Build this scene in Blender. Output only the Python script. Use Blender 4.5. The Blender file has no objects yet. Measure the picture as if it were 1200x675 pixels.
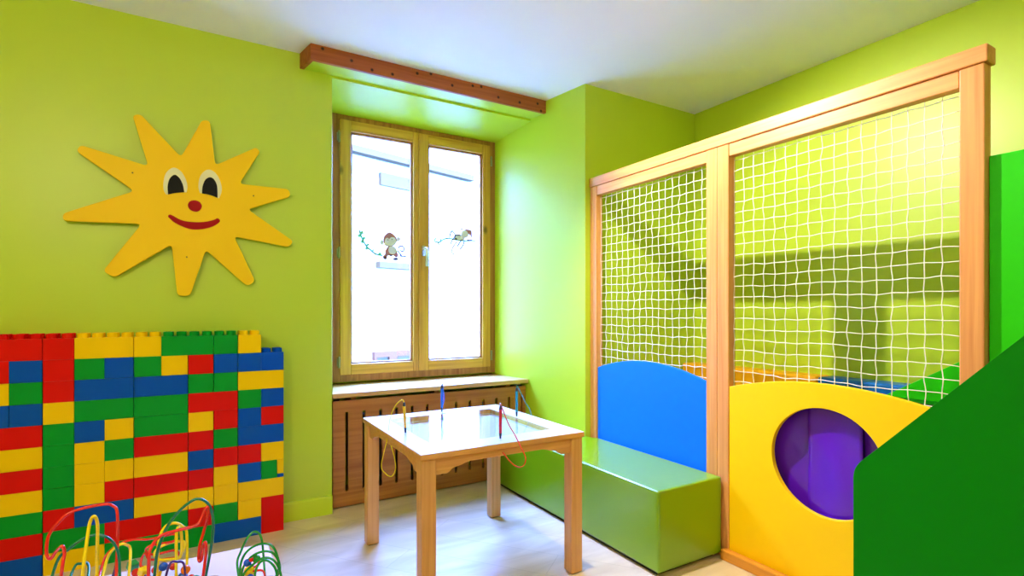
import bpy, bmesh, math, random
from mathutils import Vector, Matrix
random.seed(7)
C = bpy.context.scene.collection
PI = math.pi
H = 1.10                       # eye height
CEIL = 2.478

# ------------------------------------------------------------------ survey helpers
FA, FB = 0.8611, 0.5083        # cosine and sine of the heading of the camera
def ray(u, v):
    r = (u - 600) / 620.0
    return Vector((FA * r + FB, -FB * r + FA, (366 - v) / 620.0))
def onX(u, v, x):
    d = ray(u, v); return Vector((0, 0, H)) + d * (x / d.x)
def onY(u, v, y):
    d = ray(u, v); return Vector((0, 0, H)) + d * (y / d.y)
def atZ(u, v, k):
    return Vector((0, 0, H)) + ray(u, v) * k

# ------------------------------------------------------------------ materials
def nt(name):
    m = bpy.data.materials.new(name); m.use_nodes = True
    t = m.node_tree
    return m, t, t.nodes['Principled BSDF']
def lin(c):
    return tuple(((x / 255) / 12.92 if x / 255 <= .04045 else ((x / 255 + .055) / 1.055) ** 2.4) for x in c)
def plain(name, srgb, rough=.45, bump=0., bscale=60, vary=.06, vscale=3, metal=0, coat=0, spec=.5, sheen=0):
    m, t, b = nt(name)
    c = lin(srgb)
    tc = t.nodes.new('ShaderNodeTexCoord')
    n = t.nodes.new('ShaderNodeTexNoise'); n.inputs['Scale'].default_value = vscale
    n.inputs['Detail'].default_value = 4
    t.links.new(tc.outputs['Object'], n.inputs['Vector'])
    mx = t.nodes.new('ShaderNodeMix'); mx.data_type = 'RGBA'
    mx.inputs[6].default_value = (*[x * (1 - vary) for x in c], 1)
    mx.inputs[7].default_value = (*[min(1, x * (1 + vary)) for x in c], 1)
    t.links.new(n.outputs['Fac'], mx.inputs[0])
    t.links.new(mx.outputs[2], b.inputs['Base Color'])
    b.inputs['Roughness'].default_value = rough
    b.inputs['Metallic'].default_value = metal
    b.inputs['Coat Weight'].default_value = coat
    b.inputs['Coat Roughness'].default_value = .12
    b.inputs['Specular IOR Level'].default_value = spec
    if bump:
        n2 = t.nodes.new('ShaderNodeTexNoise'); n2.inputs['Scale'].default_value = bscale
        n2.inputs['Detail'].default_value = 3
        t.links.new(tc.outputs['Object'], n2.inputs['Vector'])
        bp = t.nodes.new('ShaderNodeBump'); bp.inputs['Strength'].default_value = bump
        bp.inputs['Distance'].default_value = .002
        t.links.new(n2.outputs['Fac'], bp.inputs['Height'])
        t.links.new(bp.outputs['Normal'], b.inputs['Normal'])
    return m
def wood(name, srgb, dark, axis=0, rough=.4, knots=0., spots=None, spot_r=.007, coat=0, fine=1., spec=.5):
    """straight-grained timber; axis = direction of the grain; spots = knot centres in object space"""
    m, t, b = nt(name)
    tc = t.nodes.new('ShaderNodeTexCoord')
    mp = t.nodes.new('ShaderNodeMapping')
    s = [38 * fine] * 3; s[axis] = 1.6
    mp.inputs['Scale'].default_value = s
    t.links.new(tc.outputs['Object'], mp.inputs['Vector'])
    n = t.nodes.new('ShaderNodeTexNoise'); n.inputs['Scale'].default_value = 1
    n.inputs['Detail'].default_value = 5; n.inputs['Distortion'].default_value = .6
    t.links.new(mp.outputs['Vector'], n.inputs['Vector'])
    rp = t.nodes.new('ShaderNodeValToRGB')
    rp.color_ramp.elements[0].position = .3; rp.color_ramp.elements[0].color = (*lin(dark), 1)
    rp.color_ramp.elements[1].position = .65; rp.color_ramp.elements[1].color = (*lin(srgb), 1)
    t.links.new(n.outputs['Fac'], rp.inputs['Fac'])
    col = rp.outputs['Color']
    def darken(fac, col):
        mx = t.nodes.new('ShaderNodeMix'); mx.data_type = 'RGBA'
        t.links.new(fac, mx.inputs[0]); t.links.new(col, mx.inputs[6])
        mx.inputs[7].default_value = (*lin([x * .33 for x in dark]), 1)
        return mx.outputs[2]
    if knots:
        mp2 = t.nodes.new('ShaderNodeMapping'); s2 = [knots] * 3; s2[axis] = knots * .55
        mp2.inputs['Scale'].default_value = s2
        t.links.new(tc.outputs['Object'], mp2.inputs['Vector'])
        vo = t.nodes.new('ShaderNodeTexVoronoi'); vo.inputs['Scale'].default_value = 1
        t.links.new(mp2.outputs['Vector'], vo.inputs['Vector'])
        mr = t.nodes.new('ShaderNodeMapRange'); mr.inputs['From Min'].default_value = .11
        mr.inputs['From Max'].default_value = .04; mr.inputs['To Max'].default_value = .75
        t.links.new(vo.outputs['Distance'], mr.inputs['Value'])
        col = darken(mr.outputs['Result'], col)
    if spots:
        prev = None
        for p in spots:
            vm = t.nodes.new('ShaderNodeVectorMath'); vm.operation = 'DISTANCE'
            t.links.new(tc.outputs['Object'], vm.inputs[0]); vm.inputs[1].default_value = p
            if prev is None: prev = vm.outputs['Value']
            else:
                mn = t.nodes.new('ShaderNodeMath'); mn.operation = 'MINIMUM'
                t.links.new(prev, mn.inputs[0]); t.links.new(vm.outputs['Value'], mn.inputs[1])
                prev = mn.outputs[0]
        mr = t.nodes.new('ShaderNodeMapRange'); mr.inputs['From Min'].default_value = spot_r * 1.5
        mr.inputs['From Max'].default_value = spot_r * .7
        t.links.new(prev, mr.inputs['Value'])
        col = darken(mr.outputs['Result'], col)
    t.links.new(col, b.inputs['Base Color'])
    b.inputs['Roughness'].default_value = rough
    b.inputs['Coat Weight'].default_value = coat
    b.inputs['Specular IOR Level'].default_value = spec
    bp = t.nodes.new('ShaderNodeBump'); bp.inputs['Strength'].default_value = .12
    bp.inputs['Distance'].default_value = .001
    t.links.new(n.outputs['Fac'], bp.inputs['Height']); t.links.new(bp.outputs['Normal'], b.inputs['Normal'])
    return m
def glass(name, tint=(1, 1, 1), rough=0.0):
    m, t, b = nt(name); t.nodes.remove(b)
    out = [n for n in t.nodes if n.type == 'OUTPUT_MATERIAL'][0]
    tr = t.nodes.new('ShaderNodeBsdfTransparent'); tr.inputs['Color'].default_value = (*tint, 1)
    gl = t.nodes.new('ShaderNodeBsdfGlossy'); gl.inputs['Roughness'].default_value = rough
    fr = t.nodes.new('ShaderNodeFresnel')
    ge = t.nodes.new('ShaderNodeNewGeometry'); mr = t.nodes.new('ShaderNodeMapRange')
    mr.inputs['To Min'].default_value = 1.5; mr.inputs['To Max'].default_value = 1 / 1.5
    t.links.new(ge.outputs['Backfacing'], mr.inputs['Value']); t.links.new(mr.outputs['Result'], fr.inputs['IOR'])
    mx = t.nodes.new('ShaderNodeMixShader')
    t.links.new(fr.outputs[0], mx.inputs[0]); t.links.new(tr.outputs[0], mx.inputs[1]); t.links.new(gl.outputs[0], mx.inputs[2])
    t.links.new(mx.outputs[0], out.inputs['Surface'])
    return m
def emit(name, col, k):
    m, t, b = nt(name)
    b.inputs['Base Color'].default_value = (*col, 1)
    b.inputs['Emission Color'].default_value = (*col, 1); b.inputs['Emission Strength'].default_value = k
    return m

M = {}
M['paint'] = plain('green_wall_paint', (190, 212, 44), .40, .1, 45, .03, 1.2, spec=.55)
M['skirting'] = plain('green_skirting_paint', (204, 226, 45), .4, .05, 45, .03)
M['ceiling'] = plain('white_ceiling_paint', (244, 240, 244), .8, .1, 40, .015)
M['brick_red'] = plain('red_plastic', (222, 10, 4), .3, .03, 20, .04, 5, spec=.16)
M['brick_green'] = plain('green_plastic', (0, 152, 42), .3, .03, 20, .05, 5, spec=.16)
M['brick_blue'] = plain('blue_plastic', (0, 80, 188), .3, .03, 20, .05, 5, spec=.16)
M['brick_yellow'] = plain('yellow_plastic', (252, 202, 0), .3, .03, 20, .04, 5, spec=.16)
M['sun'] = plain('sun_yellow_lacquer', (255, 202, 0), .5, .04, 30, .03, 2, spec=.2)
M['eye'] = plain('cream_lacquer', (235, 225, 165), .4)
M['black'] = plain('black_lacquer', (14, 14, 10), .5, spec=.15)
M['redlac'] = plain('red_lacquer', (166, 0, 0), .5, spec=.15)
M['screw'] = plain('dark_screw', (120, 90, 30), .4, metal=.6)
M['win'] = wood('window_pine', (218, 168, 66), (184, 128, 44), 2, .42, knots=5)
M['winx'] = wood('window_pine_rail', (218, 168, 66), (184, 128, 44), 0, .42, knots=5)
M['winf'] = wood('window_frame_pine', (178, 122, 52), (138, 84, 30), 2, .45, knots=4)
M['sill'] = wood('sill_pine', (226, 180, 110), (196, 146, 80), 0, .33, knots=4)
M['cover'] = wood('cover_pine', (190, 122, 52), (158, 90, 32), 0, .45, knots=3.3)
M['beech'] = wood('beech', (228, 158, 90), (210, 132, 68), 2, .42, fine=1.6)
M['beechy'] = wood('beech_rail', (232, 164, 96), (214, 138, 74), 1, .42, fine=1.6)
M['base_rail'] = wood('orange_base_rail', (226, 152, 52), (200, 122, 34), 1, .4, fine=1.6)
M['tablewood'] = wood('table_beech', (228, 164, 92), (206, 138, 68), 0, .38, fine=1.6)
M['tableleg'] = wood('table_leg_beech', (228, 166, 98), (206, 140, 74), 2, .38, fine=1.6)
M['laminate'] = plain('white_laminate', (232, 228, 232), .3, 0, vary=.01)
M['tray'] = plain('white_tray', (236, 236, 240), .5, vary=.01)
M['glass'] = glass('clear_glass')
M['chrome'] = plain('brushed_metal', (196, 200, 204), .28, metal=1)
M['brass'] = plain('dull_metal_hinge', (150, 150, 120), .4, metal=.8)
M['vinyl'] = plain('green_vinyl', (120, 162, 2), .3, .06, 25, .04, 2, spec=.5, coat=.35)
M['blue_panel'] = plain('blue_lacquered_board', (0, 112, 235), .55, .02, vary=.02, spec=.25)
M['yellow_panel'] = plain('yellow_lacquered_board', (252, 200, 0), .5, .02, vary=.02, spec=.25)
M['tower'] = plain('bright_green_board', (40, 196, 6), .4, .02, vary=.02, spec=.25)
M['stairs'] = plain('dark_green_board', (0, 120, 2), .5, .02, vary=.02, spec=.12)
M['orange_pad'] = plain('orange_vinyl', (246, 168, 10), .4)
M['blue_pad'] = plain('blue_vinyl', (0, 110, 205), .4)
M['cord_white'] = plain('white_net_cord', (244, 238, 222), .7)
M['purple'] = plain('purple_vinyl', (92, 20, 196), .22, .35, 7, .14, 5, coat=.4)
M['dark'] = plain('dark_gap', (30, 24, 20), .8)
M['radiator'] = plain('radiator_enamel', (96, 92, 96), .5)
M['white_plastic'] = plain('white_plastic', (236, 240, 236), .4)
M['low_table'] = plain('pale_pink_laminate', (240, 218, 226), .42, .03, vary=.015)
for k, c in dict(red=(222, 30, 20), green=(14, 138, 40), teal=(0, 112, 84), yellow=(246, 216, 20), purple=(60, 24, 120),
                 blue=(0, 78, 190), orange=(240, 120, 20)).items():
    M['w_' + k] = plain(k + '_gloss_paint', c, .22, vary=.02, coat=.3)
M['pen_yellow'] = plain('yellow_pen', (236, 184, 8), .35)
M['pen_blue'] = plain('blue_pen', (10, 104, 196), .35)
M['pen_red'] = plain('red_pen', (206, 24, 40), .35)
M['pen_teal'] = plain('teal_pen', (14, 138, 150), .35)
M['pen_black'] = plain('pen_grip', (34, 36, 48), .45)
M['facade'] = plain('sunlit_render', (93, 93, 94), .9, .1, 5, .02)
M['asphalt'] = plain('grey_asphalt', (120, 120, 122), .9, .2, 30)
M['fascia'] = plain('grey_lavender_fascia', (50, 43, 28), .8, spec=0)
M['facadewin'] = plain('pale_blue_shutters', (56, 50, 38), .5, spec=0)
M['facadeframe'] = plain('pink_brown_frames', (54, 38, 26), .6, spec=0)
M['st_brown'] = plain('sticker_mauve_brown', (180, 116, 126), .6)
M['st_pale'] = plain('sticker_pale_grey', (222, 218, 236), .6)
M['st_dark'] = plain('sticker_dark_brown', (72, 44, 52), .5)
M['st_green'] = plain('sticker_green', (90, 190, 140), .6)
M['bulb'] = emit('lamp_lens', (1, .95, .86), 8)

def floor_mat():
    m, t, b = nt('pale_vinyl_floor')
    tc = t.nodes.new('ShaderNodeTexCoord')
    mp = t.nodes.new('ShaderNodeMapping'); mp.inputs['Scale'].default_value = (3, 14, 1)
    mp.inputs['Rotation'].default_value = (0, 0, .9)
    t.links.new(tc.outputs['Object'], mp.inputs['Vector'])
    n = t.nodes.new('ShaderNodeTexNoise'); n.inputs['Scale'].default_value = .7; n.inputs['Detail'].default_value = 6
    n.inputs['Distortion'].default_value = .8
    t.links.new(mp.outputs['Vector'], n.inputs['Vector'])
    br = t.nodes.new('ShaderNodeTexBrick'); br.inputs['Scale'].default_value = 1
    br.offset = .4; br.inputs['Brick Width'].default_value = 1.1; br.inputs['Row Height'].default_value = .19
    br.inputs['Mortar Size'].default_value = .0015; br.inputs['Bias'].default_value = 0
    br.inputs['Color1'].default_value = (.93, .93, .93, 1); br.inputs['Color2'].default_value = (1, 1, 1, 1)
    br.inputs['Mortar'].default_value = (.78, .76, .74, 1)
    mb = t.nodes.new('ShaderNodeMapping'); mb.inputs['Rotation'].default_value = (0, 0, .9)
    t.links.new(tc.outputs['Object'], mb.inputs['Vector']); t.links.new(mb.outputs['Vector'], br.inputs['Vector'])
    rp = t.nodes.new('ShaderNodeValToRGB')
    rp.color_ramp.elements[0].position = .3; rp.color_ramp.elements[0].color = (*lin((204, 178, 140)), 1)
    rp.color_ramp.elements[1].position = .7; rp.color_ramp.elements[1].color = (*lin((230, 207, 170)), 1)
    t.links.new(n.outputs['Fac'], rp.inputs['Fac'])
    mx = t.nodes.new('ShaderNodeMix'); mx.data_type = 'RGBA'; mx.blend_type = 'MULTIPLY'; mx.inputs[0].default_value = 1
    t.links.new(rp.outputs['Color'], mx.inputs[6]); t.links.new(br.outputs['Color'], mx.inputs[7])
    t.links.new(mx.outputs[2], b.inputs['Base Color'])
    b.inputs['Roughness'].default_value = .3
    bp = t.nodes.new('ShaderNodeBump'); bp.inputs['Strength'].default_value = .06; bp.inputs['Distance'].default_value = .002
    t.links.new(n.outputs['Fac'], bp.inputs['Height']); t.links.new(bp.outputs['Normal'], b.inputs['Normal'])
    return m
M['floor'] = floor_mat()

# ------------------------------------------------------------------ mesh helpers (all take world coordinates)
def box(bm, x0, x1, y0, y1, z0, z1):
    vs = [bm.verts.new(p) for p in ((x0, y0, z0), (x1, y0, z0), (x1, y1, z0), (x0, y1, z0), (x0, y0, z1), (x1, y0, z1), (x1, y1, z1), (x0, y1, z1))]
    for f in ((0, 3, 2, 1), (4, 5, 6, 7), (0, 1, 5, 4), (1, 2, 6, 5), (2, 3, 7, 6), (3, 0, 4, 7)):
        bm.faces.new([vs[i] for i in f])
def prism(bm, pts, vec, holes=()):
    """outline of 3D points (planar), extruded by vec; optional holes"""
    vec = Vector(vec)
    if not holes:
        a = [bm.verts.new(p) for p in pts]; b = [bm.verts.new(Vector(p) + vec) for p in pts]
        bm.faces.new(a); bm.faces.new(b[::-1])
        n = len(a)
        for i in range(n): bm.faces.new((a[i], b[i], b[(i + 1) % n], a[(i + 1) % n]))
    else:
        tb = bmesh.new(); es = []
        for loop in [pts, *holes]:
            vs = [tb.verts.new(p) for p in loop]
            es += [tb.edges.new((vs[i], vs[(i + 1) % len(vs)])) for i in range(len(vs))]
        bmesh.ops.triangle_fill(tb, use_beauty=True, use_dissolve=False, edges=es)
        r = bmesh.ops.extrude_face_region(tb, geom=tb.faces[:])
        bmesh.ops.translate(tb, vec=vec, verts=[v for v in r['geom'] if isinstance(v, bmesh.types.BMVert)])
        me = bpy.data.meshes.new('tmp'); tb.to_mesh(me); bm.from_mesh(me); bpy.data.meshes.remove(me); tb.free()
def cyl(bm, p0, p1, r0, r1=None, n=20, cap=True):
    r1 = r0 if r1 is None else r1
    p0, p1 = Vector(p0), Vector(p1); d = (p1 - p0).normalized()
    q = d.to_track_quat('Z', 'Y').to_matrix()
    a = [bm.verts.new(p0 + q @ Vector((math.cos(2 * PI * i / n) * r0, math.sin(2 * PI * i / n) * r0, 0))) for i in range(n)]
    b = [bm.verts.new(p1 + q @ Vector((math.cos(2 * PI * i / n) * r1, math.sin(2 * PI * i / n) * r1, 0))) for i in range(n)]
    for i in range(n): bm.faces.new((a[i], a[(i + 1) % n], b[(i + 1) % n], b[i]))
    if cap: bm.faces.new(a[::-1]); bm.faces.new(b)
def lathe(bm, c, prof, n=24):
    """prof: (radius, z) list, around the vertical through c"""
    c = Vector(c); rows = []
    for r, z in prof:
        rows.append([bm.verts.new(c + Vector((math.cos(2 * PI * i / n) * r, math.sin(2 * PI * i / n) * r, z))) for i in range(n)])
    for a, b in zip(rows, rows[1:]):
        for i in range(n): bm.faces.new((a[i], a[(i + 1) % n], b[(i + 1) % n], b[i]))
    bm.faces.new(rows[0][::-1]); bm.faces.new(rows[-1])
def smooth_pts(pts, k=6, closed=False):
    pts = [Vector(p) for p in pts]; out = []; n = len(pts)
    rng = range(n if closed else n - 1)
    for i in rng:
        g = (lambda j: pts[j % n]) if closed else (lambda j: pts[max(0, min(n - 1, j))])
        p0, p1, p2, p3 = g(i - 1), g(i), g(i + 1), g(i + 2)
        for s in range(k):
            t = s / k
            out.append(.5 * ((2 * p1) + (-p0 + p2) * t + (2 * p0 - 5 * p1 + 4 * p2 - p3) * t * t + (-p0 + 3 * p1 - 3 * p2 + p3) * t ** 3))
    if not closed: out.append(pts[-1])
    return out
def tube(bm, pts, r, n=8, smooth=6):
    if smooth: pts = smooth_pts(pts, smooth)
    pts = [Vector(p) for p in pts]
    t = (pts[1] - pts[0]).normalized()
    u = t.orthogonal().normalized(); rows = []
    for i, p in enumerate(pts):
        tt = (pts[min(i + 1, len(pts) - 1)] - pts[max(i - 1, 0)])
        if tt.length < 1e-9: tt = t
        tt.normalize()
        u = (u - tt * u.dot(tt)).normalized(); w = tt.cross(u)
        rows.append([bm.verts.new(p + (u * math.cos(2 * PI * j / n) + w * math.sin(2 * PI * j / n)) * r) for j in range(n)])
    for a, b in zip(rows, rows[1:]):
        for j in range(n): bm.faces.new((a[j], a[(j + 1) % n], b[(j + 1) % n], b[j]))
    bm.faces.new(rows[0][::-1]); bm.faces.new(rows[-1])
def ball(bm, c, r, sz=(1, 1, 1), seg=16):
    m = Matrix.Translation(c) @ Matrix.Diagonal((r * sz[0], r * sz[1], r * sz[2], 1))
    bmesh.ops.create_uvsphere(bm, u_segments=seg, v_segments=seg // 2 + 2, radius=1, matrix=m)
def round_poly(pts, r, k=5):
    """round every corner of a 2D polygon; r one number or a list"""
    out = []; n = len(pts)
    for i in range(n):
        p = Vector(pts[i]); a = Vector(pts[i - 1]); b = Vector(pts[(i + 1) % n])
        rr = r[i] if isinstance(r, (list, tuple)) else r
        da = (a - p); db = (b - p)
        d = min(rr, da.length * .49, db.length * .49)
        s = p + da.normalized() * d; e = p + db.normalized() * d
        for j in range(k + 1):
            t = j / k
            out.append(s * (1 - t) ** 2 + p * 2 * t * (1 - t) + e * t * t)
    return out

ROOTLOC = {}
def empty(name, loc, label=None, cat=None, group=None, kind=None):
    o = bpy.data.objects.new(name, None); o.empty_display_size = .05; C.objects.link(o); o.location = loc
    ROOTLOC[o] = Vector(loc)
    tag(o, label, cat, group, kind); return o
def tag(o, label=None, cat=None, group=None, kind=None):
    if label: o['label'] = label
    if cat: o['category'] = cat
    if group: o['group'] = group
    if kind: o['kind'] = kind
    return o
def obj(name, bm, mat, parent=None, bevel=0, smooth=False, seg=2, label=None, weld=False):
    me = bpy.data.meshes.new(name)
    bmesh.ops.recalc_face_normals(bm, faces=bm.faces[:])
    if parent is not None: off = ROOTLOC[parent]
    else:
        xs = [v.co for v in bm.verts]
        off = Vector(((min(p.x for p in xs) + max(p.x for p in xs)) / 2, (min(p.y for p in xs) + max(p.y for p in xs)) / 2, min(p.z for p in xs)))
    bmesh.ops.translate(bm, vec=-off, verts=bm.verts[:])
    bm.to_mesh(me); bm.free()
    if smooth:
        for p in me.polygons: p.use_smooth = True
    me.materials.append(M[mat] if isinstance(mat, str) else mat)
    o = bpy.data.objects.new(name, me); C.objects.link(o)
    if parent is not None:
        o.parent = parent; ROOTLOC[o] = off
    else:
        o.location = off; ROOTLOC[o] = off
    if bevel:
        b = o.modifiers.new('edge', 'BEVEL'); b.width = bevel; b.segments = seg; b.limit_method = 'ANGLE'; b.angle_limit = math.radians(35)
        b.harden_normals = False
    if label: o['label'] = label
    return o
def boxobj(name, x0, x1, y0, y1, z0, z1, mat, parent=None, bevel=.003, **kw):
    bm = bmesh.new(); box(bm, x0, x1, y0, y1, z0, z1); return obj(name, bm, mat, parent, bevel, **kw)
def struct(name, bm, mat, bevel=0):
    return tag(obj(name, bm, mat, None, bevel), kind='structure')

# ------------------------------------------------------------------ room shell
XL, YB, XR, YW = -2.3, -2.4, 2.967, 3.0
bm = bmesh.new(); box(bm, XL - .1, XR + .1, YB - .1, 3.6, -.12, 0); struct('floor', bm, 'floor')
bm = bmesh.new(); box(bm, XL - .1, XR + .1, YB - .1, 3.6, CEIL, CEIL + .25); struct('ceiling', bm, 'ceiling')
bm = bmesh.new(); box(bm, XL - .1, XL, YB - .1, 3.6, 0, CEIL); struct('wall_left', bm, 'paint')
bm = bmesh.new(); box(bm, XL, XR, YB - .1, YB, 0, CEIL); struct('wall_back', bm, 'paint')
bm = bmesh.new(); box(bm, XR, XR + .1, YB - .1, 2.525, 0, CEIL); struct('wall_right', bm, 'paint')
# window wall: solid to the left of the recess, lintel, parapet and slanting reveals
XN0, XN1 = .6245, 1.918
bm = bmesh.new()
prism(bm, [(XL, YW, 0), (XN0, YW, 0), (.705, 3.38, 0), (.705, 3.6, 0), (XL, 3.6, 0)], (0, 0, CEIL))
prism(bm, [(XN0, YW, 2.385), (XN0, YW, CEIL), (XN0, 3.6, CEIL), (XN0, 3.6, 2.336), (XN0, 3.38, 2.336)], (1.35, 0, 0))
box(bm, .70, 1.86, 3.44, 3.6, 0, .664)
struct('wall_window', bm, 'paint')
bm = bmesh.new()
prism(bm, [(1.853, 3.6, 0), (1.853, 3.38, 0), (XN1, YW, 0), (2.001, 2.522, 0), (XR + .1, 2.526, 0), (XR + .1, 3.6, 0)], (0, 0, CEIL))
struct('wall_alcove', bm, 'paint')
bm = bmesh.new(); prism(bm, [(XL, YW - .015, 0), (XL, YW, 0), (XL, YW, .1), (XL, YW - .010, .1), (XL, YW - .015, .094)], (XN0 - XL, 0, 0))
struct('baseboard_window', bm, 'skirting')

# ------------------------------------------------------------------ window
WY = 3.38
def wx(u, y=WY): return onY(u, 366, y).x
w = empty('window_1', (1.28, WY, .664), kind='structure')
FZ0, FZ1 = .664, 2.335
x_l, x_r = .705, 1.852
bm = bmesh.new()
box(bm, x_l, x_l + .045, WY, WY + .07, FZ0, FZ1); box(bm, x_r - .04, x_r, WY, WY + .07, FZ0, FZ1)
box(bm, x_l + .045, x_r - .04, WY, WY + .07, FZ1 - .04, FZ1); box(bm, x_l + .045, x_r - .04, WY, WY + .07, FZ0, FZ0 + .048)
obj('window_frame', bm, 'winf', w, .002)
gx = [wx(411.2, 3.375), wx(484.0, 3.375), wx(501.9, 3.375), wx(565.2, 3.375)]
mid = wx(490.8, 3.37)
s0, s1 = wx(398.6, 3.37), wx(574.5, 3.37)
GZ0, GZ1 = .776, 2.235
for (a, b, ga, gb, nm) in ((s0, mid - .001, gx[0], gx[1], 'left'), (mid + .001, s1, gx[2], gx[3], 'right')):
    bm = bmesh.new()
    SZ0, SZ1 = .708, 2.302
    box(bm, a, ga, WY - .012, WY + .055, SZ0, SZ1); box(bm, gb, b, WY - .012, WY + .055, SZ0, SZ1)
    s = obj('window_sash', bm, 'win', w, .004)
    bm = bmesh.new()
    box(bm, ga, gb, WY - .0115, WY + .055, SZ0, GZ0); box(bm, ga, gb, WY - .0115, WY + .055, GZ1, SZ1)
    obj('rail', bm, 'winx', s, .004)
    bm = bmesh.new()                       # glazing bead
    for (p, q, r_, t_) in ((ga, ga + .012, GZ0, GZ1), (gb - .012, gb, GZ0, GZ1), (ga, gb, GZ0, GZ0 + .010), (ga, gb, GZ1 - .012, GZ1)):
        box(bm, p, q, WY + .004, WY + .03, r_, t_)
    obj('glazing_bead', bm, 'winf', s, .002)
    bm = bmesh.new(); box(bm, ga, gb, WY + .03, WY + .034, GZ0, GZ1); obj('pane', bm, 'glass', s)
for z in (2.19, 1.47, .79):                # hinges, left sash; one lower right
    bm = bmesh.new(); cyl(bm, (s0 - .008, WY - .016, z - .035), (s0 - .008, WY - .016, z + .035), .007); box(bm, s0 - .02, s0 + .002, WY - .012, WY - .008, z - .025, z + .025)
    obj('hinge', bm, 'brass', w, smooth=False)
for z in (2.19, .79):
    bm = bmesh.new(); cyl(bm, (s1 + .006, WY - .016, z - .035), (s1 + .006, WY - .016, z + .035), .007)
    obj('hinge', bm, 'brass', w)
hp = onY(496.8, 294, 3.36)
bm = bmesh.new(); prism(bm, [Vector((hp.x + x, WY - .012, hp.z + z)) for x, z in round_poly([(-.014, -.035), (.014, -.035), (.014, .035), (-.014, .035)], .012)], (0, -.010, 0))
hd = obj('handle', bm, 'chrome', w, .002)
bm = bmesh.new(); cyl(bm, (hp.x, WY - .02, hp.z + .012), (hp.x, WY - .055, hp.z + .012), .009)
tube(bm, [(hp.x, WY - .05, hp.z + .014), (hp.x + .008, WY - .055, hp.z + .002), (hp.x + .010, WY - .053, hp.z - .05), (hp.x + .010, WY - .048, hp.z - .105)], .0085, 10)
obj('lever', bm, 'chrome', hd, smooth=True)

# sill: front board, narrow gap, back board
sl = empty('trim_1', (1.27, 3.2, .62), kind='structure')
def sidex(y): return XN1 - .173 * (y - 3.0)
def leftx(y): return XN0 + .2118 * (y - 3.0)
def board(y0, y1, z0, z1):
    bm = bmesh.new()
    prism(bm, [(leftx(y0) + .002, y0, z0), (sidex(y0) - .002, y0, z0), (sidex(y1) - .002, y1, z0), (leftx(y1) + .002, y1, z0)], (0, 0, z1 - z0)); return bm
obj('front_board', board(3.02, 3.284, .622, .649), 'sill', sl, .003)
obj('back_board', board(3.294, 3.438, .622, .650), 'sill', sl, .003)
bm = bmesh.new()
for x in (.74, 1.25, 1.76): box(bm, x, x + .03, 3.06, 3.36, .59, .6215)
obj('bracket', bm, 'cover', sl)

# radiator cover in the recess, pierced by upright slots
CY = 3.045
cv = empty('radiator_cover', (1.27, CY, 0), 'orange pine radiator cover with upright slots under the window sill', 'radiator cover')
holes = []
x0c, x1c = XN0 + .014, 1.905
for i in range(13):
    cx = .716 + .0963 * i
    a = .009
    holes.append([Vector((p[0], CY, p[1])) for p in round_poly([(cx - a, .09), (cx + a, .09), (cx + a, .538), (cx - a, .538)], .008, 3)])
bm = bmesh.new()
prism(bm, [Vector((x, CY, z)) for x, z in ((x0c, .008), (x1c, .008), (x1c, .602), (x0c, .602))], (0, .018, 0), holes)
obj('slotted_panel', bm, 'cover', cv)
bm = bmesh.new(); bm.free()
for a_, b_ in ((x0c + .01, x0c + .04), (x1c - .04, x1c - .012)): boxobj('batten', a_, b_, CY + .018, CY + .05, .01, .6, 'cover', cv, .002)
for x in (.66, 1.86):
    bm = bmesh.new(); cyl(bm, (x - .016, CY + .008, .607), (x + .016, CY + .008, .607), .0048, n=10); obj('hook', bm, 'dark', cv)
rd = empty('radiator', (1.25, 3.25, 0), 'grey ribbed radiator half seen through the slots of the pine cover', 'radiator')
bm = bmesh.new()
for i in range(16):
    cx = .80 + .058 * i
    prism(bm, [Vector((cx + p[0], 3.17 + .09 + p[1], .1)) for p in round_poly([(-.022, -.06), (.022, -.06), (.022, .06), (-.022, .06)], .018, 3)], (0, 0, .38))
obj('ribs', bm, 'radiator', rd, .004)
bm = bmesh.new(); cyl(bm, (.78, 3.26, .14), (1.70, 3.26, .14), .016); cyl(bm, (.78, 3.26, .44), (1.70, 3.26, .44), .016)
cyl(bm, (1.74, 3.26, 0), (1.74, 3.26, .14), .009); cyl(bm, (1.70, 3.26, .14), (1.745, 3.26, .14), .009)
box(bm, .84, .87, 3.24, 3.28, 0, .1); box(bm, 1.62, 1.65, 3.24, 3.28, 0, .1)
obj('pipe', bm, 'radiator', rd)
vp = onY(606.5, 448.8, 3.075)
bm = bmesh.new(); box(bm, vp.x - .02, vp.x + .02, 3.068, 3.09, .604, .6215)
tag(obj('sensor_clip', bm, 'white_plastic', None, .003), 'small white clip under the sill, above the cover near its alcove end', 'clip')

# ------------------------------------------------------------------ timber beam under the ceiling
knots = [(378, 57), (412, 71), (436, 82), (460, 87), (489, 86), (505, 86.5), (530, 100), (554, 100.5), (564, 101.5), (584, 114), (609, 120), (630, 121.5), (634, 130)]
kp = [onY(u, v, 2.851) for u, v in knots]
tbm = empty('timber_beam', (1.2, 2.93, 2.396))
M['beam'] = wood('beam_pine_knotty', (178, 98, 46), (146, 70, 28), 0, .5, spec=.25, spots=[tuple(p - Vector((1.2, 2.93, 2.396))) for p in kp], spot_r=.0075)
bm = bmesh.new()
prism(bm, [(.488, 2.851, 2.394), (1.941, 2.851, 2.394), (1.937, 2.873, 2.394), (.4835, 2.873, 2.394)], (0, 0, .0835)); obj('front_board', bm, 'beam', tbm, .003)
bm = bmesh.new()
prism(bm, [(.4832, 2.8735, 2.396), (.505, 2.8735, 2.396), (.480, 2.9995, 2.396), (.458, 2.9995, 2.396)], (0, 0, .0815)); obj('end_board', bm, 'beam', tbm, .002)
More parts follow.
